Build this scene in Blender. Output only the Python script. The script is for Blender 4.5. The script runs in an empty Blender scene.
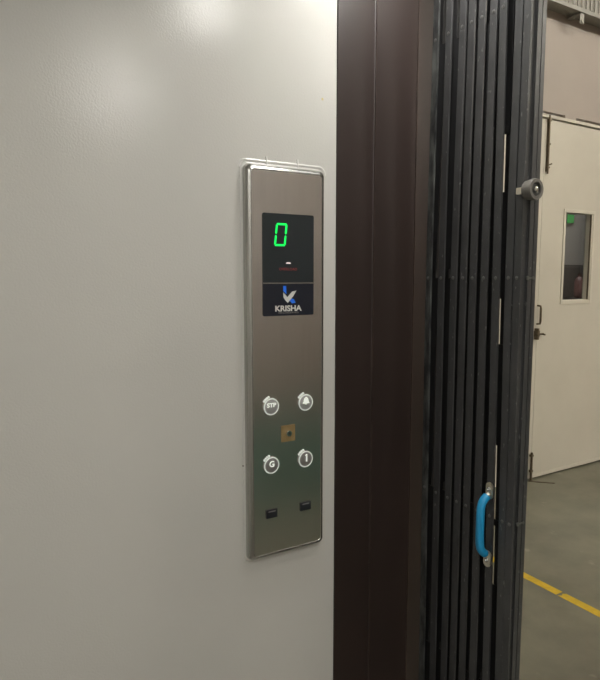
import bpy, bmesh, math, random
from mathutils import Vector, Matrix
random.seed(7)
S = bpy.context.scene
COL = S.collection
R = math.radians

# ------------------------------------------------------------ camera
cam_d = bpy.data.cameras.new('camera')
cam = bpy.data.objects.new('camera', cam_d); COL.objects.link(cam)
cam_d.sensor_fit = 'HORIZONTAL'; cam_d.sensor_width = 36.0; cam_d.lens = 36.0*590/600
cam_d.clip_start = 0.02
cam.location = (0, 0, 1.4)
cam.rotation_euler = (R(90-6.0), 0, R(59.1-90))
S.camera = cam

# ------------------------------------------------------------ world, exposure
w = bpy.data.worlds.new('world'); S.world = w; w.use_nodes = True
w.node_tree.nodes['Background'].inputs[0].default_value = (0.5, 0.52, 0.5, 1)
w.node_tree.nodes['Background'].inputs[1].default_value = 0.05
S.view_settings.view_transform = 'Standard'
S.view_settings.look = 'None'
S.view_settings.exposure = 0.36
S.view_settings.gamma = 1.0
S.view_settings.use_curve_mapping = False

# light strengths (emission of the lamp discs, panels and tubes)
LAMP_A, LAMP_B, PANEL_L, TUBE_L, ROOM_L = 34.0, 58.0, 3.95, 250.0, 56.0
FILL_C = 112.0

# ------------------------------------------------------------ materials
def mat(name, col, rough=0.5, metal=0.0, var=0.0, vscale=6.0, bump=0.0, bscale=200.0, emit=0.0,
        spec=0.5, aniso=None, col2=None, stretch=None, flecks=None, fscale=140):
    m = bpy.data.materials.new(name); m.use_nodes = True
    nt = m.node_tree; b = nt.nodes['Principled BSDF']
    b.inputs['Base Color'].default_value = (*col, 1)
    b.inputs['Roughness'].default_value = rough
    b.inputs['Metallic'].default_value = metal
    b.inputs['Specular IOR Level'].default_value = spec
    tc = nt.nodes.new('ShaderNodeTexCoord')
    src = tc.outputs['Object']
    if stretch:
        mp = nt.nodes.new('ShaderNodeMapping'); mp.inputs['Scale'].default_value = stretch
        nt.links.new(src, mp.inputs[0]); src = mp.outputs[0]
    if var > 0 or col2:
        n = nt.nodes.new('ShaderNodeTexNoise'); n.inputs['Scale'].default_value = vscale
        n.inputs['Detail'].default_value = 6; n.inputs['Roughness'].default_value = 0.6
        nt.links.new(src, n.inputs['Vector'])
        r = nt.nodes.new('ShaderNodeValToRGB')
        c2 = col2 if col2 else tuple(max(0, c*(1-var)) for c in col)
        r.color_ramp.elements[0].color = (*c2, 1); r.color_ramp.elements[0].position = 0.32
        r.color_ramp.elements[1].color = (*col, 1); r.color_ramp.elements[1].position = 0.62
        nt.links.new(n.outputs['Fac'], r.inputs[0]); nt.links.new(r.outputs[0], b.inputs['Base Color'])
    if flecks:
        fn = nt.nodes.new('ShaderNodeTexNoise'); fn.inputs['Scale'].default_value = fscale
        fn.inputs['Detail'].default_value = 4
        nt.links.new(src, fn.inputs['Vector'])
        fr_ = nt.nodes.new('ShaderNodeValToRGB')
        fr_.color_ramp.elements[0].position = 0.66; fr_.color_ramp.elements[1].position = 0.72
        nt.links.new(fn.outputs['Fac'], fr_.inputs[0])
        mxc = nt.nodes.new('ShaderNodeMix'); mxc.data_type = 'RGBA'
        nt.links.new(fr_.outputs[0], mxc.inputs[0])
        old = b.inputs['Base Color'].links
        if old: nt.links.new(old[0].from_socket, mxc.inputs[6])
        else: mxc.inputs[6].default_value = (*col, 1)
        mxc.inputs[7].default_value = (*flecks, 1)
        nt.links.new(mxc.outputs[2], b.inputs['Base Color'])
    if bump > 0:
        n2 = nt.nodes.new('ShaderNodeTexNoise'); n2.inputs['Scale'].default_value = bscale
        n2.inputs['Detail'].default_value = 2
        nt.links.new(src, n2.inputs['Vector'])
        bp = nt.nodes.new('ShaderNodeBump'); bp.inputs['Strength'].default_value = bump
        bp.inputs['Distance'].default_value = 0.001
        nt.links.new(n2.outputs['Fac'], bp.inputs['Height']); nt.links.new(bp.outputs[0], b.inputs['Normal'])
    if emit > 0:
        b.inputs['Emission Color'].default_value = (*col, 1)
        b.inputs['Emission Strength'].default_value = emit
    return m

M = {}
M['wall'] = mat('white_textured_paint', (0.65, 0.637, 0.60), 0.2, var=0.035, vscale=2.2, bump=0.35, bscale=260, spec=0.5)
M['cabin'] = mat('white_cabin_paint', (0.66, 0.65, 0.62), 0.5, var=0.03)
M['ceiling'] = mat('white_ceiling_paint', (0.62, 0.62, 0.6), 0.6, var=0.03)
M['cabin_floor'] = mat('grey_chequer_floor', (0.26, 0.25, 0.22), 0.5, var=0.2, bump=0.3)
M['brown'] = mat('dark_brown_enamel', (0.028, 0.0165, 0.0135), 0.45, var=0.18, vscale=3, bump=0.08, bscale=120, spec=0.6)
M['brown_edge'] = mat('brown_edge_highlight', (0.055, 0.036, 0.029), 0.4, var=0.5, vscale=25)  # lighter brown: highlight along the jamb folds put into the colour
M['steel'] = mat('brushed_steel', (0.74, 0.715, 0.70), 0.24, 1.0, var=0.05, vscale=60, stretch=(1, 1, .06))
M['steel_edge'] = mat('polished_steel_edge', (0.50, 0.495, 0.47), 0.22, 1.0, bump=0.15, bscale=90)
M['chrome'] = mat('chrome', (0.75, 0.75, 0.73), 0.15, 1.0)
M['glassblack'] = mat('black_display_acrylic', (0.021, 0.028, 0.032), 0.2, var=0.08, spec=0.6)
M['navy'] = mat('navy_display_label', (0.014, 0.017, 0.028), 0.2, var=0.1, spec=0.6)
M['led'] = mat('green_led', (0.0, 0.85, 0.10), 0.5, emit=0.72)
M['ledoff'] = mat('dim_red_print', (0.16, 0.02, 0.02), 0.5, emit=0.35)
M['ledwhite'] = mat('pale_arrow_led', (0.75, 0.62, 0.62), 0.5, emit=0.6)
M['blue'] = mat('blue_logo', (0.01, 0.12, 0.62), 0.4, emit=0.25)
M['white'] = mat('white_print', (0.72, 0.71, 0.68), 0.4)
M['greyprint'] = mat('grey_print', (0.22, 0.22, 0.22), 0.4)
M['ringlit'] = mat('lit_white_ring', (0.80, 0.84, 0.80), 0.4, emit=0.16)
M['legend'] = mat('lit_legend', (0.86, 0.9, 0.82), 0.4, emit=0.36)
M['btn'] = mat('grey_button_face', (0.26, 0.25, 0.24), 0.35, 0.3, var=0.1)
M['btnlight'] = mat('pale_button_face', (0.42, 0.42, 0.41), 0.35, 0.2, var=0.1)
M['brass'] = mat('brass_key_plate', (0.34, 0.24, 0.11), 0.4, 0.25, var=0.2, vscale=80)
M['black'] = mat('black_plastic', (0.018, 0.019, 0.024), 0.3)
M['caulk'] = mat('white_sealant', (0.70, 0.69, 0.66), 0.35, var=0.03)
M['gate'] = mat('black_gate_paint', (0.050, 0.0505, 0.052), 0.36, var=0.3, vscale=30, bump=0.25, bscale=90, spec=0.6, stretch=(1, 1, .5), flecks=(.14, .14, .135))
M['gateworn'] = mat('worn_black_gate_paint', (0.014, 0.015, 0.016), 0.40, col2=(0.10, 0.105, 0.10), vscale=45, bump=0.4, bscale=120, stretch=(1, 1, .35))
M['gatedark'] = mat('gap_shade_black', (0.006, 0.006, 0.007), 0.7, var=0.2)  # gate black darkened further, shade of the gaps put into the colour
M['rivet'] = mat('worn_rivet_head', (0.16, 0.16, 0.155), 0.3, 0.6)
M['zinc'] = mat('zinc_bracket', (0.72, 0.67, 0.56), 0.3, 0.9, var=0.2, vscale=80)
M['rubber_blue'] = mat('blue_plastic_sleeve', (0.02, 0.34, 0.66), 0.38, var=0.08, vscale=20)
M['rubber'] = mat('grey_rubber_roller', (0.15, 0.14, 0.125), 0.45, var=0.2, vscale=60)
M['darkrubber'] = mat('dark_rubber', (0.03, 0.03, 0.028), 0.5)
M['cream'] = mat('cream_wall_paint', (0.335, 0.29, 0.255), 0.5, var=0.08, vscale=1.6, bump=0.1, bscale=60)
M['door'] = mat('cream_door_enamel', (0.53, 0.50, 0.425), 0.4, var=0.07, vscale=2.5, bump=0.08, bscale=30)
M['reveal'] = mat('pale_window_bead', (0.54, 0.51, 0.435), 0.4)
M['boltmetal'] = mat('tarnished_bolt_steel', (0.16, 0.13, 0.09), 0.4, 0.7, var=0.3, vscale=40)
M['darkgap'] = mat('dark_gap', (0.03, 0.028, 0.024), 0.7)
M['concrete'] = mat('green_grey_floor', (0.172, 0.166, 0.122), 0.40, col2=(0.112, 0.108, 0.080), vscale=3.2, bump=0.2, bscale=12, flecks=(.24,.23,.18), fscale=5.5)
M['yellow'] = mat('yellow_floor_paint', (0.62, 0.42, 0.02), 0.5, var=0.25, vscale=18)
M['trunk'] = mat('pale_grey_tray', (0.30, 0.29, 0.26), 0.5, var=0.05)
M['hallceil'] = mat('hall_ceiling', (0.45, 0.43, 0.38), 0.7)
M['roomgrey'] = mat('grey_room_paint', (0.31, 0.29, 0.265), 0.6)
M['cupboard'] = mat('dark_cupboard', (0.05, 0.045, 0.042), 0.5, var=0.2)
M['dimred'] = mat('dim_red', (0.12, 0.05, 0.045), 0.5, var=0.4, vscale=12)
M['green'] = mat('lit_green_sign', (0.05, 0.36, 0.08), 0.5, emit=0.16)
M['tube'] = mat('fill_tube_glow', (1.0, 0.95, 0.84), 0.5, emit=TUBE_L)
M['lampA'] = mat('lamp_glow_bright', (1.0, 0.98, 0.93), 0.5, emit=LAMP_A)
M['fillC'] = mat('gate_fill_glow', (1.0, 0.98, 0.93), 0.5, emit=FILL_C)
M['lampB'] = mat('lamp_glow_soft', (1.0, 0.98, 0.93), 0.5, emit=LAMP_B)
M['panelglow'] = mat('panel_fill_glow', (1.0, 0.98, 0.93), 0.5, emit=PANEL_L)
M['roomglow'] = mat('room_fill_glow', (1.0, 1.0, 1.0), 0.5, emit=ROOM_L)

# opposite hall wall: brown-grey paint over a green painted dado
m = bpy.data.materials.new('brown_wall_green_dado'); m.use_nodes = True; nt = m.node_tree
tc = nt.nodes.new('ShaderNodeTexCoord'); sx = nt.nodes.new('ShaderNodeSeparateXYZ'); nt.links.new(tc.outputs['Object'], sx.inputs[0])
rp = nt.nodes.new('ShaderNodeValToRGB'); rp.color_ramp.interpolation = 'EASE'
rp.color_ramp.elements[0].position = 0.17; rp.color_ramp.elements[0].color = (0.075, 0.22, 0.18, 1)
e3 = rp.color_ramp.elements.new(0.55); e3.color = (0.52, 0.46, 0.42, 1)  # wall pales towards the top, stronger light there put into the colour
rp.color_ramp.elements[1].position = 0.20; rp.color_ramp.elements[1].color = (0.37, 0.325, 0.295, 1)
dv = nt.nodes.new('ShaderNodeMath'); dv.operation = 'DIVIDE'; dv.inputs[1].default_value = 3.0
nt.links.new(sx.outputs[2], dv.inputs[0]); nt.links.new(dv.outputs[0], rp.inputs[0])
nt.links.new(rp.outputs[0], nt.nodes['Principled BSDF'].inputs['Base Color'])
nt.nodes['Principled BSDF'].inputs['Roughness'].default_value = 0.5
M['dado'] = m

# thin clear glass
m = bpy.data.materials.new('clear_pane'); m.use_nodes = True; nt = m.node_tree
for n in list(nt.nodes):
    if n.type == 'BSDF_PRINCIPLED': nt.nodes.remove(n)
out = nt.nodes['Material Output']
tr = nt.nodes.new('ShaderNodeBsdfTransparent'); tr.inputs[0].default_value = (0.82, 0.84, 0.83, 1)
gl = nt.nodes.new('ShaderNodeBsdfGlossy'); gl.inputs['Roughness'].default_value = 0.08
mx = nt.nodes.new('ShaderNodeMixShader')
mx.inputs[0].default_value = 0.06; nt.links.new(tr.outputs[0], mx.inputs[1]); nt.links.new(gl.outputs[0], mx.inputs[2])
nt.links.new(mx.outputs[0], out.inputs[0])
M['pane'] = m

# ------------------------------------------------------------ mesh helpers
def bx(bm, x0, x1, y0, y1, z0, z1):
    v = [bm.verts.new(p) for p in ((x0,y0,z0),(x1,y0,z0),(x1,y1,z0),(x0,y1,z0),(x0,y0,z1),(x1,y0,z1),(x1,y1,z1),(x0,y1,z1))]
    for f in ((3,2,1,0),(4,5,6,7),(0,1,5,4),(1,2,6,5),(2,3,7,6),(3,0,4,7)): bm.faces.new([v[i] for i in f])

def loop(bm, pts): return [bm.verts.new(p) for p in pts]
def bridge(bm, a, b):
    n = len(a)
    for i in range(n): bm.faces.new((a[i], a[(i+1)%n], b[(i+1)%n], b[i]))

def cyl(bm, a, b, r0, r1=None, n=20, caps=True):
    a = Vector(a); b = Vector(b); r1 = r0 if r1 is None else r1
    d = (b-a).normalized(); u = d.orthogonal().normalized(); v = d.cross(u)
    L = [[bm.verts.new(p + (u*math.cos(2*math.pi*i/n)+v*math.sin(2*math.pi*i/n))*r) for i in range(n)] for p, r in ((a, r0), (b, r1))]
    bridge(bm, L[0], L[1])
    if caps: bm.faces.new(L[0][::-1]); bm.faces.new(L[1])

def lathe(bm, a, d, prof, n=28):
    a = Vector(a); d = Vector(d).normalized(); u = d.orthogonal().normalized(); v = d.cross(u)
    prev = None; first = None
    for (h, r) in prof:
        L = [bm.verts.new(a + d*h + (u*math.cos(2*math.pi*i/n)+v*math.sin(2*math.pi*i/n))*r) for i in range(n)]
        if prev: bridge(bm, prev, L)
        else: first = L
        prev = L
    bm.faces.new(first[::-1]); bm.faces.new(prev)

def tube(bm, pts, r, n=12, ry=None):
    pts = [Vector(p) for p in pts]; rings = []
    up = None
    for i, p in enumerate(pts):
        t = (pts[min(i+1, len(pts)-1)] - pts[max(i-1, 0)]).normalized()
        if up is None: up = t.orthogonal().normalized()
        u = (up - t*up.dot(t)).normalized(); v = t.cross(u); up = u
        rings.append([bm.verts.new(p + u*math.cos(2*math.pi*k/n)*r + v*math.sin(2*math.pi*k/n)*(ry or r)) for k in range(n)])
    for a, b in zip(rings, rings[1:]): bridge(bm, a, b)
    bm.faces.new(rings[0][::-1]); bm.faces.new(rings[-1])

def obj(name, bm, m, parent=None, bevel=0.0, smooth=False, seg=2):
    bmesh.ops.recalc_face_normals(bm, faces=bm.faces)
    me = bpy.data.meshes.new(name); bm.to_mesh(me); bm.free()
    me.materials.append(m)
    o = bpy.data.objects.new(name, me); COL.objects.link(o)
    if smooth:
        for p in me.polygons: p.use_smooth = True
        me.set_sharp_from_angle(angle=R(38))
    if parent is not None:
        o.parent = parent; o.matrix_parent_inverse = Matrix.Translation(-parent.location)
    if bevel:
        b = o.modifiers.new('bevel', 'BEVEL'); b.width = bevel; b.segments = seg; b.limit_method = 'ANGLE'
    return o

def box(name, a, m, parent=None, bevel=0.0):
    bm = bmesh.new(); bx(bm, *a); return obj(name, bm, m, parent, bevel)

def struct(o): o['kind'] = 'structure'; return o
def thing(name, label, cat, loc=(0, 0, 0), group=None):
    o = bpy.data.objects.new(name, None); COL.objects.link(o); o.location = loc; o.empty_display_size = 0.05
    o['label'] = label; o['category'] = cat
    if group: o['group'] = group
    return o
def tag(o, label, cat, group=None):
    o['label'] = label; o['category'] = cat
    if group: o['group'] = group
    return o
def sempty(name, loc):
    o = bpy.data.objects.new(name, None); COL.objects.link(o); o.location = loc; o['kind'] = 'structure'; return o

def flat(name, polys, y, m, parent, t=0.0006, mat_xz=None):
    """polygons in the x-z plane of the panel, given thickness t towards the cabin"""
    bm = bmesh.new()
    for P in polys:
        a = loop(bm, [(x, y, z) for x, z in P]); b = loop(bm, [(x, y-t, z) for x, z in P])
        bridge(bm, a, b); bm.faces.new(a); bm.faces.new(b[::-1])
    return obj(name, bm, m, parent)

def text(name, s, x, y, z, size, m, parent, bold=0.0, width=None, space=1.0):
    c = bpy.data.curves.new(name, 'FONT'); c.body = s; c.size = size; c.align_x = 'CENTER'; c.align_y = 'CENTER'
    c.extrude = 0.0004; c.offset = bold; c.space_character = space
    t = bpy.data.objects.new(name+'_tmp', c); COL.objects.link(t)
    bpy.context.view_layer.update()
    me = bpy.data.meshes.new_from_object(t.evaluated_get(bpy.context.evaluated_depsgraph_get()))
    bpy.data.objects.remove(t)
    xs = [v.co.x for v in me.vertices]; zs = [v.co.y for v in me.vertices]
    k = width/(max(xs)-min(xs)) if width else 1.0
    cx = (max(xs)+min(xs))/2; cz = (max(zs)+min(zs))/2
    for v in me.vertices:
        v.co = Vector(((v.co.x-cx)*k + x, y - v.co.z, v.co.y - cz + z))
    me.materials.clear(); me.materials.append(m)
    o = bpy.data.objects.new(name, me); COL.objects.link(o)
    o.parent = parent; o.matrix_parent_inverse = Matrix.Translation(-parent.location)
    return o

def rrect(x0, x1, z0, z1, r, y, n=6):
    P = []
    for cx, cz, a0 in ((x1-r, z1-r, 0), (x0+r, z1-r, 90), (x0+r, z0+r, 180), (x1-r, z0+r, 270)):
        for i in range(n+1):
            a = R(a0 + 90*i/n); P.append((cx+r*math.cos(a), y, cz+r*math.sin(a)))
    return P

# ------------------------------------------------------------ the lift cabin shell
HX0, HX1, HY0, HY1, HZ = 1.09, 10.0, -6.0, 2.60, 5.0
struct(box('wall_left', (-0.60, 0.751, 1.10, 1.14, 0, 2.2), M['wall']))
bm = bmesh.new(); lathe(bm, (0.7145, 1.1004, 1.781), (0, -1, 0), [(0, .0034), (.0006, .0026)], 12)
obj('yellow_speck', bm, mat('faded_yellow_speck', (0.62, 0.52, 0.25), 0.5), bpy.data.objects['wall_left'])
struct(box('wall_back', (-0.64, -0.60, -1.04, 1.14, 0, 2.2), M['cabin']))
struct(box('wall_right', (-0.60, 0.95, -1.04, -1.0, 0, 2.2), M['cabin']))
struct(box('ceiling', (-0.64, 0.95, -1.04, 1.14, 2.2, 2.24), M['ceiling']))
struct(box('floor', (-0.64, 0.95, -1.04, 1.14, -0.05, 0.0), M['cabin_floor']))
struct(box('trim_1', (0.95, 1.09, -1.0, 1.10, -0.05, 0.0), M['boltmetal']))      # sill
struct(box('trim_2', (0.95, 1.09, -1.0, 1.10, 2.2, 2.26), M['brown']))           # lintel

# brown folded-steel jamb at the end of the white wall: one profile, full height
bm = bmesh.new()
prof = [(0.751, 1.14), (0.751, 1.097), (0.852, 1.097), (0.8545, 1.094), (0.857, 1.097), (0.968, 1.088), (0.974, 1.090), (0.976, 1.108), (1.09, 1.108), (1.09, 1.14)]
a = loop(bm, [(x, y, 0) for x, y in prof]); b = loop(bm, [(x, y, 2.2) for x, y in prof])
bridge(bm, a, b); bm.faces.new(a[::-1]); bm.faces.new(b)
jamb = struct(obj('trim_3', bm, M['brown'])); jamb.modifiers.new('bevel', 'BEVEL').width = 0.0012
box('edge', (0.8530, 0.8560, 1.0932, 1.0968, 0, 2.2), M['brown_edge'], jamb)
box('edge', (0.9700, 0.9735, 1.0870, 1.0905, 0, 2.2), M['brown_edge'], jamb)

# lift shaft wall to the hall
struct(box('wall_front', (1.05, 1.09, 1.14, HY1, 0, HZ), M['cream']))
struct(box('wall_above', (1.05, 1.09, -1.0, 1.14, 2.26, HZ), M['cream']))

# ------------------------------------------------------------ hall shell
struct(box('floor_hall', (HX0, HX1, HY0-0.04, HY1+1.4, -0.05, 0.0), M['concrete']))
struct(box('ceiling_hall', (HX0-0.04, HX1, HY0, HY1+0.1, HZ, HZ+0.05), M['hallceil']))
struct(box('wall_end', (HX1, HX1+0.05, HY0, HY1+0.1, 0, HZ), M['cream']))
struct(box('wall_opposite', (HX0-.04, 3.8, -1.04, -1.0, 0, 4.0), M['dado']))  # unseen partition, made tall to keep hall light off the gate's side
struct(box('wall_side', (HX0-.04, HX1, HY0-0.04, HY0, 0, HZ), M['cream']))
struct(box('wall_return', (HX0-.04, HX0, HY0, -1.04, 0, HZ), M['cream']))
bm = bmesh.new()
DX0, DX1, DZ = 2.56, 4.30, 2.484
bx(bm, HX0-0.0, DX0, HY1, HY1+0.1, 0, HZ); bx(bm, DX1, HX1, HY1, HY1+0.1, 0, HZ); bx(bm, DX0, DX1, HY1, HY1+0.1, DZ, HZ)
struct(obj('wall_far', bm, M['cream']))

# ------------------------------------------------------------ steel double door
door = sempty('door_1', (3.43, HY1, 0))
bm = bmesh.new()   # frame header and sides
bx(bm, DX0, DX1, HY1-0.012, HY1+0.09, 2.444, 2.464)
bx(bm, DX0, DX0+0.03, HY1-0.012, HY1+0.09, 0, 2.444); bx(bm, DX1-0.03, DX1, HY1-0.012, HY1+0.09, 0, 2.444)
obj('door_frame', bm, M['door'], door, 0.002)
box('plaster_patch', (3.62, 3.74, HY1-0.008, HY1+0.05, 2.464, 2.484), M['cream'], door)
lx0, lx1 = 3.432, 4.268
wx0, wx1, wz0, wz1 = 3.685, 3.995, 1.240, 1.850
bm = bmesh.new()
y0, y1 = HY1+0.000, HY1+0.05
bx(bm, lx0, wx0, y0, y1, 0.012, 2.436); bx(bm, wx1, lx1, y0, y1, 0.012, 2.436)
bx(bm, wx0, wx1, y0, y1, 0.012, wz0); bx(bm, wx0, wx1, y0, y1, wz1, 2.436)
bmesh.ops.remove_doubles(bm, verts=bm.verts, dist=1e-5)
obj('door_leaf', bm, M['door'], door)
box('door_leaf', (2.592, 3.4305, y0, y1, 0.012, 2.436), M['door'], door, 0.002)
# window bead around the opening, glass deep in it
bm = bmesh.new()
for (a0, a1, c0, c1) in ((wx0-.022, wx0, wz0-.022, wz1+.022), (wx1, wx1+.022, wz0-.022, wz1+.022), (wx0, wx1, wz0-.022, wz0), (wx0, wx1, wz1, wz1+.022)):
    bx(bm, a0, a1, HY1-0.006, HY1+0.001, c0, c1)
fr_ = obj('window_frame', bm, M['reveal'], door, 0.0015)
bm = bmesh.new()
bx(bm, wx1-0.012, wx1+0.0, HY1-0.002, HY1+0.048, wz0, wz1)
bx(bm, wx0, wx0+0.004, HY1+0.03, HY1+0.048, wz0, wz1)
bx(bm, wx0, wx1, HY1-0.002, HY1+0.048, wz0, wz0+0.006)
obj('window_bead', bm, M['reveal'], door)
box('dark_seal', (wx1-0.019, wx1-0.012, HY1+0.002, HY1+0.008, wz0+.006, wz1), M['boltmetal'], door)
box('window_glass', (wx0, wx1-0.012, HY1+0.040, HY1+0.044, wz0, wz1), M['pane'], door)
box('door_sweep', (lx0, lx1, HY1-0.004, HY1, 0.012, 0.036), M['reveal'], door, 0.001)
# tower bolt at the top of the leaf
tb = box('tower_bolt', (3.448, 3.462, HY1-0.008, HY1-0.0, 2.10, 2.44), M['boltmetal'], door, 0.002)
bm = bmesh.new(); cyl(bm, (3.455, HY1-0.014, 2.085), (3.455, HY1-0.014, 2.46), 0.0065)
cyl(bm, (3.455, HY1-0.014, 2.14), (3.478, HY1-0.026, 2.15), 0.005); obj('bolt_rod', bm, M['boltmetal'], tb, smooth=True)
bm = bmesh.new()
for z in (2.12, 2.27, 2.42): bx(bm, 3.443, 3.467, HY1-0.022, HY1-0.004, z, z+0.012)
obj('bolt_keeper', bm, M['boltmetal'], tb, 0.002)
# pull handle and latch at mid height
bm = bmesh.new(); tube(bm, [(3.425, HY1-.002, 1.215), (3.425, HY1-.028, 1.212), (3.425, HY1-.032, 1.195), (3.425, HY1-.032, 1.11), (3.425, HY1-.028, 1.093), (3.425, HY1-.002, 1.09)], 0.006)
ph = obj('door_handle', bm, M['boltmetal'], door, smooth=True)
box('handle_plate', (3.452, 3.466, HY1-0.005, HY1, 1.085, 1.205), M['boltmetal'], door, 0.002)
bm = bmesh.new(); bx(bm, 3.40, 3.45, HY1-0.012, HY1, 1.005, 1.045); cyl(bm, (3.40, HY1-.02, 1.022), (3.475, HY1-.02, 1.022), 0.007)
cyl(bm, (3.465, HY1-.02, 1.022), (3.465, HY1-.042, 1.018), 0.006); bx(bm, 3.405, 3.42, HY1-.03, HY1, .985, 1.062)
obj('door_latch', bm, M['boltmetal'], door, 0.0015)
# drop bolt at the foot
bm = bmesh.new(); cyl(bm, (3.418, HY1-0.012, 0.0), (3.418, HY1-0.012, 0.20), 0.008); bx(bm, 3.406, 3.43, HY1-.02, HY1, 0.17, 0.185); bx(bm, 3.406, 3.43, HY1-.02, HY1, 0.06, 0.075)
obj('drop_bolt', bm, M['boltmetal'], door, 0.001)
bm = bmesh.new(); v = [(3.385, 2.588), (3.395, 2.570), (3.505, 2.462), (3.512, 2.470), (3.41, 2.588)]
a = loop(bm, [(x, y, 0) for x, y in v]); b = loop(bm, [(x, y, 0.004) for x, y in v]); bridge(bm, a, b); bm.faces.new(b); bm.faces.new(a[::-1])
obj('bolt_shadow_strip', bm, M['boltmetal'], door)  # thin dark plate drawn as the drop bolt's shadow on the floor

# small room behind the door, seen through the pane
struct(box('wall_room', (2.4, 6.8, 3.72, 3.77, 0, 2.8), M['roomgrey']))
struct(box('wall_room_left', (2.35, 2.4, HY1+0.1, 3.77, 0, 2.8), M['roomgrey']))
struct(box('wall_room_right', (6.8, 6.85, HY1+0.1, 3.77, 0, 2.8), M['roomgrey']))
struct(box('ceiling_room', (2.35, 6.85, HY1+0.1, 3.77, 2.8, 2.85), M['roomgrey']))
cb = thing('cupboard', 'dark cupboard standing in the room seen through the door window', 'cupboard', (5.1, 3.6, 0))
box('body', (4.5, 5.9, 3.36, 3.71, 0.0, 1.52), M['cupboard'], cb, 0.004)
box('cupboard_door', (4.52, 5.19, 3.345, 3.36, 0.04, 1.50), M['cupboard'], cb, 0.003)
box('shelf', (4.78, 5.02, 3.23, 3.346, 1.20, 1.22), M['cupboard'], cb)
box('cupboard_door', (5.21, 5.88, 3.345, 3.36, 0.04, 1.50), M['cupboard'], cb, 0.003)
bm = bmesh.new(); lathe(bm, (4.895, 3.285, 1.221), (0, 0, 1), [(0, .03), (.01, .042), (.15, .042), (.18, .03), (.19, .014), (.22, .014)])
rd = obj('bottle', bm, M['dimred'], smooth=True)
tag(rd, 'dim reddish bottle on the cupboard ledge behind the door window', 'bottle')
sg = thing('lit_sign', 'small lit green sign high behind the left corner of the door window', 'sign', (5.32, 3.70, 1.94))
box('sign_face', (5.27, 5.37, 3.696, 3.70, 1.94, 2.02), M['green'], sg)
box('housing', (5.265, 5.375, 3.70, 3.72, 1.935, 2.025), M['black'], sg)
rl = thing('room_fill_lamp', 'flat lamp added to light the room behind the steel door', 'lamp', (4.4, 3.1, 2.8))  # added lamp out of view, brightens what shows through the pane
box('diffuser', (4.2, 4.6, 2.95, 3.25, 2.78, 2.79), M['roomglow'], rl); box('housing', (4.18, 4.62, 2.93, 3.27, 2.79, 2.80), M['white'], rl)

# ------------------------------------------------------------ ribbed cable tray on the far wall
TZ = 3.10; TY = 2.50
tray = thing('cable_tray', 'pale ribbed cable tray mounted high on the cream wall above the door', 'cable tray', (4.2, 2.5, TZ))
bm = bmesh.new()
bx(bm, 2.6, 6.6, TY, TY+0.004, TZ, TZ+0.03); bx(bm, 2.6, 6.6, TY, TY+0.004, TZ+0.20, TZ+0.22)
bx(bm, 2.6, 6.6, TY, TY+0.12, TZ+0.012, TZ+0.016); bx(bm, 2.6, 6.6, TY-0.008, TY, TZ, TZ+0.012)
obj('side_rail', bm, M['trunk'], tray)
for i in range(88):
    x = 2.62 + i*0.045
    box('rib', (x, x+0.024, TY-0.002, TY+0.004, TZ+0.03, TZ+0.20), M['trunk'], tray)
box('inner_panel', (2.6, 6.6, TY+0.02, TY+0.024, TZ+0.016, TZ+0.22), M['hallceil'], tray)
for x in (3.62, 5.2):
    bm = bmesh.new(); bx(bm, x-0.02, x+0.02, TY+0.0, HY1, TZ-0.008, TZ); bx(bm, x-0.02, x+0.02, TY+0.0, TY+0.006, TZ-0.065, TZ)
    cyl(bm, (x, TY-.006, TZ-.05), (x, TY+.006, TZ-.05), 0.012)
    obj('bracket', bm, M['trunk'], tray, 0.002)

# ------------------------------------------------------------ yellow floor line
bm = bmesh.new()
bx(bm, 2.255, 2.300, 1.552, 2.59, 0.0, 0.0008)
v = [(2.255, -0.9), (2.30, -0.9), (2.30, 1.532), (2.285, 1.541), (2.27, 1.533), (2.255, 1.544)]
a = loop(bm, [(x, y, 0) for x, y in v]); b = loop(bm, [(x, y, 0.0008) for x, y in v]); bridge(bm, a, b); bm.faces.new(b)
tag(obj('floor_line', bm, M['yellow']), 'yellow painted safety line with a break on the grey-green floor', 'floor marking')

# ------------------------------------------------------------ lamps
def downlight(x, y, m, r, label):
    t = thing('downlight', label, 'lamp', (x, y, 2.2), 'recessed lamps in the lift ceiling')
    bm = bmesh.new(); lathe(bm, (x, y, 2.2), (0, 0, -1), [(0, r+.012), (.004, r+.012), (.006, r+.004), (.003, r)]); obj('rim', bm, M['chrome'], t, smooth=True)
    bm = bmesh.new(); cyl(bm, (x, y, 2.1945), (x, y, 2.1925), r, n=32); obj('diffuser', bm, m, t)
downlight(0.70, 0.50, M['lampA'], 0.068, 'round bright recessed lamp in the lift ceiling nearest the opening')
downlight(0.85, 0.85, M['fillC'], 0.05, 'round lamp added to the lift ceiling to brighten the folded gate')  # unseen added lamp, brightens the tops of gate and jamb
downlight(0.65, -0.39, M['lampB'], 0.09, 'round softer recessed lamp in the lift ceiling farther from the panel')
t = thing('panel_fill_lamp', 'square panel lamp added in the rear corner to brighten the white wall', 'lamp', (-0.22, -0.47, 2.2))  # added lamp out of view, lifts the lower part of the white wall
box('diffuser', (-0.52, 0.08, -0.80, -0.15, 2.188, 2.192), M['panelglow'], t); box('housing', (-0.54, 0.10, -0.82, -0.13, 2.192, 2.2), M['white'], t)
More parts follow.
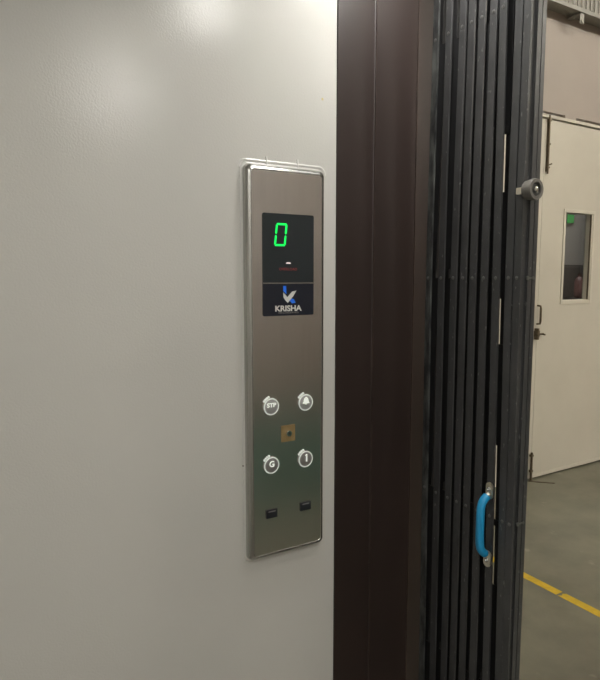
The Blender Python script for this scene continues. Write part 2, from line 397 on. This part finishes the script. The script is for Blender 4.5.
for i, (x, y) in enumerate(((1.85, -0.6), (5.2, -2.6), (7.6, -2.6))):  # tubes added out of view to light the hall and the lift wall
    t = thing('fill_tube', ['added tube light in the hall nearest the lift', 'thick added tube light across the hall from the steel door', 'thick added tube light deepest in the hall'][i], 'lamp', (x, y, HZ), 'added tube lights on the hall ceiling')
    r_ = (0.022, 0.05, 0.05)[i]
    box('housing', (x-0.62, x+0.62, y-0.05, y+0.05, HZ-0.04, HZ), M['white'], t)
    bm = bmesh.new(); cyl(bm, (x-0.6, y, HZ-0.06-r_), (x+0.6, y, HZ-0.06-r_), r_); obj('tube', bm, M['tube'], t, smooth=True)

# ------------------------------------------------------------ lift control panel
P0 = 1.10; PF = 1.082
pan = thing('control_panel', 'tall brushed steel lift control panel fixed to the white wall', 'control panel', (0.618, P0, 0.797))
OX0, OX1, OZ0, OZ1 = 0.523, 0.713, 0.797, 1.628
bm = bmesh.new()
specs = [(0, 1.0998, 0.012), (0, 1.0935, 0.012), (0.0010, 1.0890, 0.0115), (0.0035, 1.0855, 0.0105), (0.0068, 1.0832, 0.009), (0.0100, PF, 0.0075), (0.0112, PF+0.0012, 0.007)]
Ls = [loop(bm, rrect(OX0+i, OX1-i, OZ0+i, OZ1-i, r, y)) for i, y, r in specs]
for p, q in zip(Ls, Ls[1:]): bridge(bm, p, q)
obj('bevelled_frame', bm, M['steel_edge'], pan, smooth=True)
bm = bmesh.new(); i = 0.0112
A = loop(bm, rrect(OX0+i, OX1-i, OZ0+i, OZ1-i, 0.007, PF+0.0012)); B = loop(bm, rrect(OX0+i+.0006, OX1-i-.0006, OZ0+i+.0006, OZ1-i-.0006, 0.0066, PF))
bridge(bm, A, B); bm.faces.new(B); obj('faceplate', bm, M['steel'], pan)
def slab(name, x0, x1, z0, z1, r, y0, y1, m, parent):
    bm = bmesh.new(); A = loop(bm, rrect(x0, x1, z0, z1, r, y0)); B = loop(bm, rrect(x0, x1, z0, z1, r, y1)); bridge(bm, A, B); bm.faces.new(B)
    return obj(name, bm, m, parent)
# sealant bead: runs round the panel edge with two squeezed-out ridges above
bm = bmesh.new()
P = rrect(OX0-.0015, OX1+.0015, OZ0-.001, OZ1+.0015, .013, 1.1018)
P = [(x + random.uniform(-.0006, .0006), y, z + random.uniform(-.0006, .0006)) for x, y, z in P]
tube(bm, P + [P[0]], 0.0042, 8)
P = rrect(OX0-.007, OX1+.008, 1.58, OZ1+.009, .016, 1.1022)[:14]
tube(bm, P, 0.0040, 8)
tube(bm, [(0.578, 1.1, OZ1+.001), (0.5785, 1.1, OZ1+.010), (0.5775, 1.1008, OZ1+.019)], 0.0026, 8)
tube(bm, [(0.652, 1.1, OZ1+.001), (0.6525, 1.1, OZ1+.010), (0.6515, 1.1008, OZ1+.021)], 0.0026, 8)
obj('sealant_bead', bm, M['caulk'], pan, smooth=True)
# screw hole plugs on the left side
bm = bmesh.new(); cyl(bm, (OX0-.0048, 1.1002, 1.006), (OX0-.0048, 1.0985, 1.006), 0.0016, n=10); obj('screw_dot', bm, M['boltmetal'], pan)

disp = slab('display_window', 0.558, 0.681, 1.3212, 1.532, 0.004, PF, PF-0.0012, M['glassblack'], pan)
slab('label_plate', 0.5585, 0.6805, 1.3216, 1.3882, 0.0036, PF-0.0012, PF-0.0017, M['navy'], disp)
box('divider_line', (0.5575, 0.6815, PF-0.0022, PF-0.0012, 1.3882, 1.3904), M['steel_edge'], disp)
# seven-segment 0
DF = PF-0.0012
cx0, zb, zt, hw, th, sh = 0.6005, 1.4655, 1.5125, 0.0135, 0.0042, 0.10
def sk(x, z): return (cx0 + x + (z-(zb+zt)/2)*sh*1.1 + 0.0, z)
zm = (zb+zt)/2; g = 0.0009; h2 = th/2
def seg(P): flat('digit_segment', [[sk(x, z) for x, z in P]], DF, M['led'], disp)
seg([(-hw+g, zt-h2), (-hw+h2+g, zt), (hw-h2-g, zt), (hw-g, zt-h2), (hw-th, zt-th), (-hw+th, zt-th)])
seg([(-hw+g, zb+h2), (-hw+h2+g, zb), (hw-h2-g, zb), (hw-g, zb+h2), (hw-th, zb+th), (-hw+th, zb+th)])
for s in (-1, 1):
    seg([(s*hw, zt-h2-g), (s*(hw-th), zt-th-g), (s*(hw-th), zm+g+h2), (s*(hw-h2), zm+g), (s*hw, zm+g+h2)])
    seg([(s*hw, zb+h2+g), (s*(hw-th), zb+th+g), (s*(hw-th), zm-g-h2), (s*(hw-h2), zm-g), (s*hw, zm-g-h2)])
flat('arrow_mark', [[(0.6125, 1.4298), (0.6245, 1.4298), (0.6225, 1.4325), (0.6145, 1.4325)]], DF, M['ledwhite'], disp)
text('overload_text', 'OVERLOAD', 0.618, DF, 1.4185, 0.0075, M['ledoff'], disp, width=0.043)
# logo
LF = PF-0.0017
flat('logo_blue', [[(0.6055, 1.3835), (0.6125, 1.3835), (0.6130, 1.3665), (0.6055, 1.3730)],
                   [(0.6255, 1.3570), (0.6310, 1.3560), (0.6355, 1.3480), (0.6265, 1.3465), (0.6205, 1.3530)]], LF, M['blue'], disp)
flat('logo_white', [[(0.6055, 1.3700), (0.6120, 1.3640), (0.6155, 1.3590), (0.6165, 1.3480), (0.6110, 1.3530), (0.6060, 1.3600)],
                    [(0.6150, 1.3595), (0.6165, 1.3480), (0.6215, 1.3530), (0.6300, 1.3625), (0.6285, 1.3600), (0.6310, 1.3640), (0.6375, 1.3735), (0.6270, 1.3715), (0.6215, 1.3660)]], LF, M['white'], disp)
text('brand_text', 'KRISHA', 0.6185, LF, 1.3365, 0.0165, M['white'], disp, bold=0.0005, width=0.064)
text('brand_subtitle', 'ENGINEERING', 0.6185, LF, 1.3275, 0.0055, M['greyprint'], disp, width=0.048, space=1.3)

# buttons
def button(x, z, lab, name, face):
    b = bpy.data.objects.new('push_button', None); COL.objects.link(b); b.location = (x, PF, z); b.empty_display_size = .01
    b.parent = pan; b.matrix_parent_inverse = Matrix.Translation(-pan.location)
    b['label'] = lab
    def ob(n, bm, m):
        bmesh.ops.recalc_face_normals(bm, faces=bm.faces)
        me = bpy.data.meshes.new(n); bm.to_mesh(me); bm.free(); me.materials.append(m)
        for p in me.polygons: p.use_smooth = True
        me.set_sharp_from_angle(angle=R(38))
        o = bpy.data.objects.new(n, me); COL.objects.link(o); o.parent = b; o.matrix_parent_inverse = Matrix.Translation(-Vector((x, PF, z))); return o
    def annulus(bm, ro, ri, ya, yb, n=40):
        L = [[bm.verts.new((x+r*math.cos(2*math.pi*k/n), y, z+r*math.sin(2*math.pi*k/n))) for k in range(n)] for r, y in ((ro, ya), (ro-.0006, yb), (ri+.0004, yb), (ri, ya))]
        for p, q in zip(L, L[1:]): bridge(bm, p, q)
        bridge(bm, L[3], L[0])
    bm = bmesh.new(); annulus(bm, 0.0195, 0.0182, PF, PF-0.0022); ob('bezel', bm, M['chrome'])
    bm = bmesh.new(); annulus(bm, 0.0182, 0.0154, PF, PF-0.0034); ob('light_ring', bm, M['ringlit'])
    bm = bmesh.new(); lathe(bm, (x, PF, z), (0, -1, 0), [(0, .0154), (.0026, .0154), (.0031, .0146)], 36); ob('button_face', bm, face)
    # raised braille dots on the upper left of the rim
    bm = bmesh.new()
    for dx, dz in ((-.0132, .0160), (-.0098, .0185), (-.0055, .0205), (-.0165, .0125)):
        lathe(bm, (x+dx, PF, z+dz), (0, -1, 0), [(0, .0024), (.0018, .0022), (.0026, .0012)], 10)
    ob('braille_dots', bm, M['ringlit'])
    return b, PF-0.0031
bx_, bz_ = (0.576, 0.661), (1.130, 1.003)
b, f = button(bx_[0], bz_[0], 'round lit stop button marked STP', 'stop', M['btnlight'])
text('legend', 'STP', bx_[0], f, bz_[0]+0.0035, 0.0125, M['legend'], b, bold=0.0004, width=0.0225)
b, f = button(bx_[1], bz_[0], 'round lit alarm button with a bell symbol', 'alarm', M['btnlight'])
cx, cz = bx_[1], bz_[0]+0.003
bell = [(-.0085, -.005), (.0085, -.005), (.0085, -.003), (.0062, -.001), (.0056, .004), (.0035, .0075), (.001, .0085), (.001, .0095), (-.001, .0095), (-.001, .0085), (-.0035, .0075), (-.0056, .004), (-.0062, -.001), (-.0085, -.003)]
flat('legend', [[(cx+x, cz+z) for x, z in bell], [(cx-.002, cz-.0058), (cx+.002, cz-.0058), (cx+.001, cz-.0075), (cx-.001, cz-.0075)]], f, M['legend'], b)
b, f = button(bx_[0], bz_[1], 'round lit ground floor button marked G', 'ground', M['btn'])
text('legend', 'G', bx_[0], f, bz_[1]+0.003, 0.0175, M['legend'], b, bold=0.0005)
b, f = button(bx_[1], bz_[1], 'round lit first floor button marked 1', 'first', M['btn'])
flat('legend', [[(bx_[1]-.0002, bz_[1]-.0052), (bx_[1]+.0032, bz_[1]-.0052), (bx_[1]+.0032, bz_[1]+.0115), (bx_[1]+.0006, bz_[1]+.0115), (bx_[1]-.0024, bz_[1]+.0092), (bx_[1]-.0014, bz_[1]+.0076), (bx_[1]-.0002, bz_[1]+.0086)]], f, M['legend'], b)
# key switch
kp = slab('key_plate', 0.6005, 0.6345, 1.0490, 1.0850, 0.0006, PF, PF-0.0012, M['brass'], pan)
bm = bmesh.new(); lathe(bm, (0.618, PF-.0012, 1.067), (0, -1, 0), [(0, .0068), (.0035, .0066), (.0046, .0058), (.0046, .0030), (.0036, .0026)], 24); obj('key_barrel', bm, M['chrome'], kp, smooth=True)
box('key_slot', (0.6172, 0.6188, PF-.0066, PF-.0046, 1.0636, 1.0704), M['black'], kp)
# two small black switch inserts
for x in (0.576, 0.661):
    s_ = slab('rocker_switch', x-0.0135, x+0.0135, 0.8865, 0.9055, 0.0008, PF, PF-0.0022, M['black'], pan)
    box('marking', (x-0.0085, x+0.0085, PF-.0027, PF-.0022, 0.9000, 0.9022), M['greyprint'], s_)

# ------------------------------------------------------------ folded collapsible gate
GX = 0.970; GT = 2.19
gate = thing('folding_gate', 'black steel collapsible gate folded into a stack beside the brown jamb', 'gate', (GX+.02, 0.88, 0.0))
bars = [((1.034, .482), (1.040, 1.40), (1.033, 1.987)), ((.993, .499), (.996, 1.40), (.991, 1.975)), ((.956, .52), (.958, 1.4), (.950, 1.959)),
        ((.928, .536), (.929, 1.4), (.925, 1.95)), ((.899, .552), (.902, 1.4), (.897, 1.94)), ((.867, .571), (.871, 1.4), (.867, 1.929)),
        ((.830, .594), (.839, 1.4), (.843, 1.92)), ((.796, .612), (.807, 1.4), (.805, 1.906)), ((.779, .622), (.787, 1.4), (.785, 1.899))]
def yat(k, z):
    (y0, z0), (y1, z1), (y2, z2) = k
    if z < z1: return y0 + (y1-y0)*max(-0.3, (z-z0)/(z1-z0))
    return y1 + (y2-y1)*min(1.2, (z-z1)/(z2-z1))
ZS = [0.012, 0.3, 0.5, 0.7, 0.9, 1.1, 1.3, 1.5, 1.7, 1.9, GT]
def channel(name, k, x, w, d, m, off=0.0, open_back=True, z0=None, z1=None, scale=1.0):
    t = 0.002; bm = bmesh.new(); prev = None
    sec = [(-w/2, d), (-w/2, 0.0005), (-w/2+.0005, 0), (w/2-.0005, 0), (w/2, 0.0005), (w/2, d), (w/2-t, d), (w/2-t, t), (-w/2+t, t), (-w/2+t, d)]
    zs = [z for z in ZS if (z0 is None or z > z0) and (z1 is None or z < z1)]
    if z0 is not None: zs = [z0] + zs
    if z1 is not None: zs = zs + [z1]
    for z in zs:
        y = yat(k, z)*scale + off
        L = loop(bm, [(x+dx, y+dy, z) for dy, dx in sec])
        if prev: bridge(bm, prev, L)
        else: bm.faces.new(L)
        prev = L
    bm.faces.new(prev[::-1])
    return obj(name, bm, m, gate)
for i, k in enumerate(bars):
    w_ = 0.0175 if i < 8 else 0.0165
    g_ = channel('gate_bar', k, GX + (0.0025 if i == 0 else 0), w_, 0.0045, M['gateworn'] if i == 0 else M['gate'])
    for z in (1.40, 0.895, 0.30, 1.93):
        bm = bmesh.new(); lathe(bm, (GX+0.0003 + (0.0025 if i == 0 else 0), yat(k, z), z), (-1, 0, 0), [(0, .0040), (.0010, .0036), (.0018, .0018)], 12)
        obj('rivet', bm, M['rivet'], g_, smooth=True)
# rear bars fill behind the gaps; the gap between bars 7 and 8 is closed only by short lattice strips
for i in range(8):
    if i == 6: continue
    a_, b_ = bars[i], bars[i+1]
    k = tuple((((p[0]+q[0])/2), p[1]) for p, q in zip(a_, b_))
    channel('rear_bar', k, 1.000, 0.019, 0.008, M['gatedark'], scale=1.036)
# folded lattice strips, steep crossing flats riveted between the bars
def strip(y0, z0, y1, z1, x, w=0.016, m=None):
    bm = bmesh.new(); t = 0.003
    a = loop(bm, [(x, y0-w/2, z0), (x+t, y0-w/2, z0), (x+t, y0+w/2, z0), (x, y0+w/2, z0)])
    b = loop(bm, [(x, y1-w/2, z1), (x+t, y1-w/2, z1), (x+t, y1+w/2, z1), (x, y1+w/2, z1)])
    bridge(bm, a, b); bm.faces.new(a[::-1]); bm.faces.new(b)
    return obj('lattice_strip', bm, m or M['gatedark'], gate)
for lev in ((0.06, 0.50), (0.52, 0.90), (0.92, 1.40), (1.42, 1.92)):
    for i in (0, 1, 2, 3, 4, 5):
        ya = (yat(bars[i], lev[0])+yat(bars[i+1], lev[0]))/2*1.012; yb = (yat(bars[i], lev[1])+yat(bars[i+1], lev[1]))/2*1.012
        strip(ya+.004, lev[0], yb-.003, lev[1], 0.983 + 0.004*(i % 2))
def gapy(z, x): return (yat(bars[6], z)-.009 + yat(bars[7], z)+.009)/2*x/GX
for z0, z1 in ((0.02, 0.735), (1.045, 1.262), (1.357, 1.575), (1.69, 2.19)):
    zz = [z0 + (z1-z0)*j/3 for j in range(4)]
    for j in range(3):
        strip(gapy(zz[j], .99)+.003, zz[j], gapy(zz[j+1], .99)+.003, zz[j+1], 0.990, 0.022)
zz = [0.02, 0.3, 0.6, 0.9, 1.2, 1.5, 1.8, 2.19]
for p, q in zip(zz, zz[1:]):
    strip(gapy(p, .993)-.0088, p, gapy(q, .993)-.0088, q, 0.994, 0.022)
strip(gapy(.875, .99)+.003, .868, gapy(.882, .99)+.003, .882, 0.990, 0.022)   # rivet joint that breaks the lower slit
# lead channel: grooved side that faces the opening
bm = bmesh.new()
for (a0, a1, yo) in ((0.9735, 0.984, 0.0045), (0.984, 0.986, 0.0035), (0.986, 0.998, 0.0), (0.998, 1.002, 0.0035), (1.002, 1.013, 0.0015)):
    bx(bm, a0, a1, 0.7735+yo, 0.7785, 0.012, GT)
bx(bm, 1.005, 1.013, 0.7785, 0.83, 0.012, GT)
lead = obj('lead_channel', bm, M['gate'], gate, 0.0006)
for z in (1.40, 0.895):
    bm = bmesh.new(); cyl(bm, (0.985, 0.7745, z), (0.985, 0.7715, z), 0.004, n=14); cyl(bm, (1.003, 0.7745, z), (1.003, 0.7725, z), 0.003, n=14)
    bx(bm, 0.985, 1.003, 0.7725, 0.7735, z-.0015, z+.0015)
    obj('cross_pin', bm, M['rivet'], lead, smooth=True)
box('top_track', (0.96, 1.02, -0.95, 1.09, 2.19, 2.20), M['gatedark'], gate)
box('bottom_track', (0.96, 1.02, -0.95, 1.09, 0.0, 0.012), M['boltmetal'], gate)
# blue sleeved pull handle
hy0, hy1 = 0.8335, 0.8370
def gx(v): return v
hd = bpy.data.objects.new('pull_handle', None); COL.objects.link(hd); hd.location = (GX, 0.835, 0.88); hd.empty_display_size = .02
hd.parent = gate; hd.matrix_parent_inverse = Matrix.Translation(-gate.location)
hd['label'] = 'blue sleeved pull handle on two zinc brackets'
def hobj(n, bm, m, **kw):
    o = obj(n, bm, m, None, **kw); o.parent = hd; o.matrix_parent_inverse = Matrix.Translation(-Vector(hd.location)); return o
pts = []
top_, bot_ = 0.944, 0.811
path = [(GX-.004, 0.944), (GX-.009, 0.940), (GX-.016, 0.935), (GX-.0225, 0.928), (GX-.0255, 0.918), (GX-.0265, 0.900), (GX-.0265, 0.855), (GX-.0255, 0.838), (GX-.0225, 0.826), (GX-.015, 0.817), (GX-.009, 0.813), (GX-.004, 0.811)]
bm = bmesh.new(); tube(bm, [(x, 0.8345, z) for x, z in path[1:-1]], 0.0088, 14, 0.0085); hobj('blue_sleeve', bm, M['rubber_blue'], smooth=True)
bm = bmesh.new(); tube(bm, [(x, 0.8345, z) for x, z in path], 0.0055, 10); hobj('grip_rod', bm, M['zinc'], smooth=True)
for zc, y in ((0.951, 0.8335), (0.800, 0.8335)):
    bm = bmesh.new()
    P = [(GX-.0003, y + .0095*math.cos(2*math.pi*k/24), zc + (0.0085 if math.sin(2*math.pi*k/24) > 0 else -0.0085) + .0095*math.sin(2*math.pi*k/24)) for k in range(24)]
    a = loop(bm, P); b = loop(bm, [(x-.0032, y_, z) for x, y_, z in P]); bridge(bm, a, b); bm.faces.new(a); bm.faces.new(b[::-1])
    hobj('mounting_plate', bm, M['zinc'])
    bm = bmesh.new(); lathe(bm, (GX-.0035, y, zc+(.004 if zc > .9 else -.002)), (-1, 0, 0), [(0, .0052), (.0018, .0048), (.003, .003), (.0012, .0014)], 16); hobj('screw', bm, M['chrome'], smooth=True)
# rubber roller bumper on the leading edge
rb = bpy.data.objects.new('roller_bumper', None); COL.objects.link(rb); rb.location = (0.972, 0.775, 1.567); rb.empty_display_size = .02
rb.parent = gate; rb.matrix_parent_inverse = Matrix.Translation(-gate.location)
def robj(n, bm, m):
    o = obj(n, bm, m, None, smooth=True); o.parent = rb; o.matrix_parent_inverse = Matrix.Translation(-Vector(rb.location)); return o
rc = Vector((0.968, 0.770, 1.567)); ax = Vector((0, -1, 0))
bm = bmesh.new(); lathe(bm, rc, ax, [(0, .0150), (.002, .0180), (.020, .0205), (.0235, .0195), (.0235, .0135), (.0200, .0125)], 36); robj('rubber_wheel', bm, M['rubber'])
bm = bmesh.new(); lathe(bm, rc+ax*.0195, ax, [(0, .0128), (.0012, .0125)], 30); robj('recess_disc', bm, M['darkrubber'])
bm = bmesh.new(); lathe(bm, rc+ax*.0200, ax, [(0, .0062), (.0030, .0056), (.0040, .0042)], 18); robj('bolt_head', bm, M['chrome'])
bm = bmesh.new(); bx(bm, 0.958, 0.9735, 0.774, 0.786, 1.561, 1.573); robj('bracket', bm, M['zinc'])
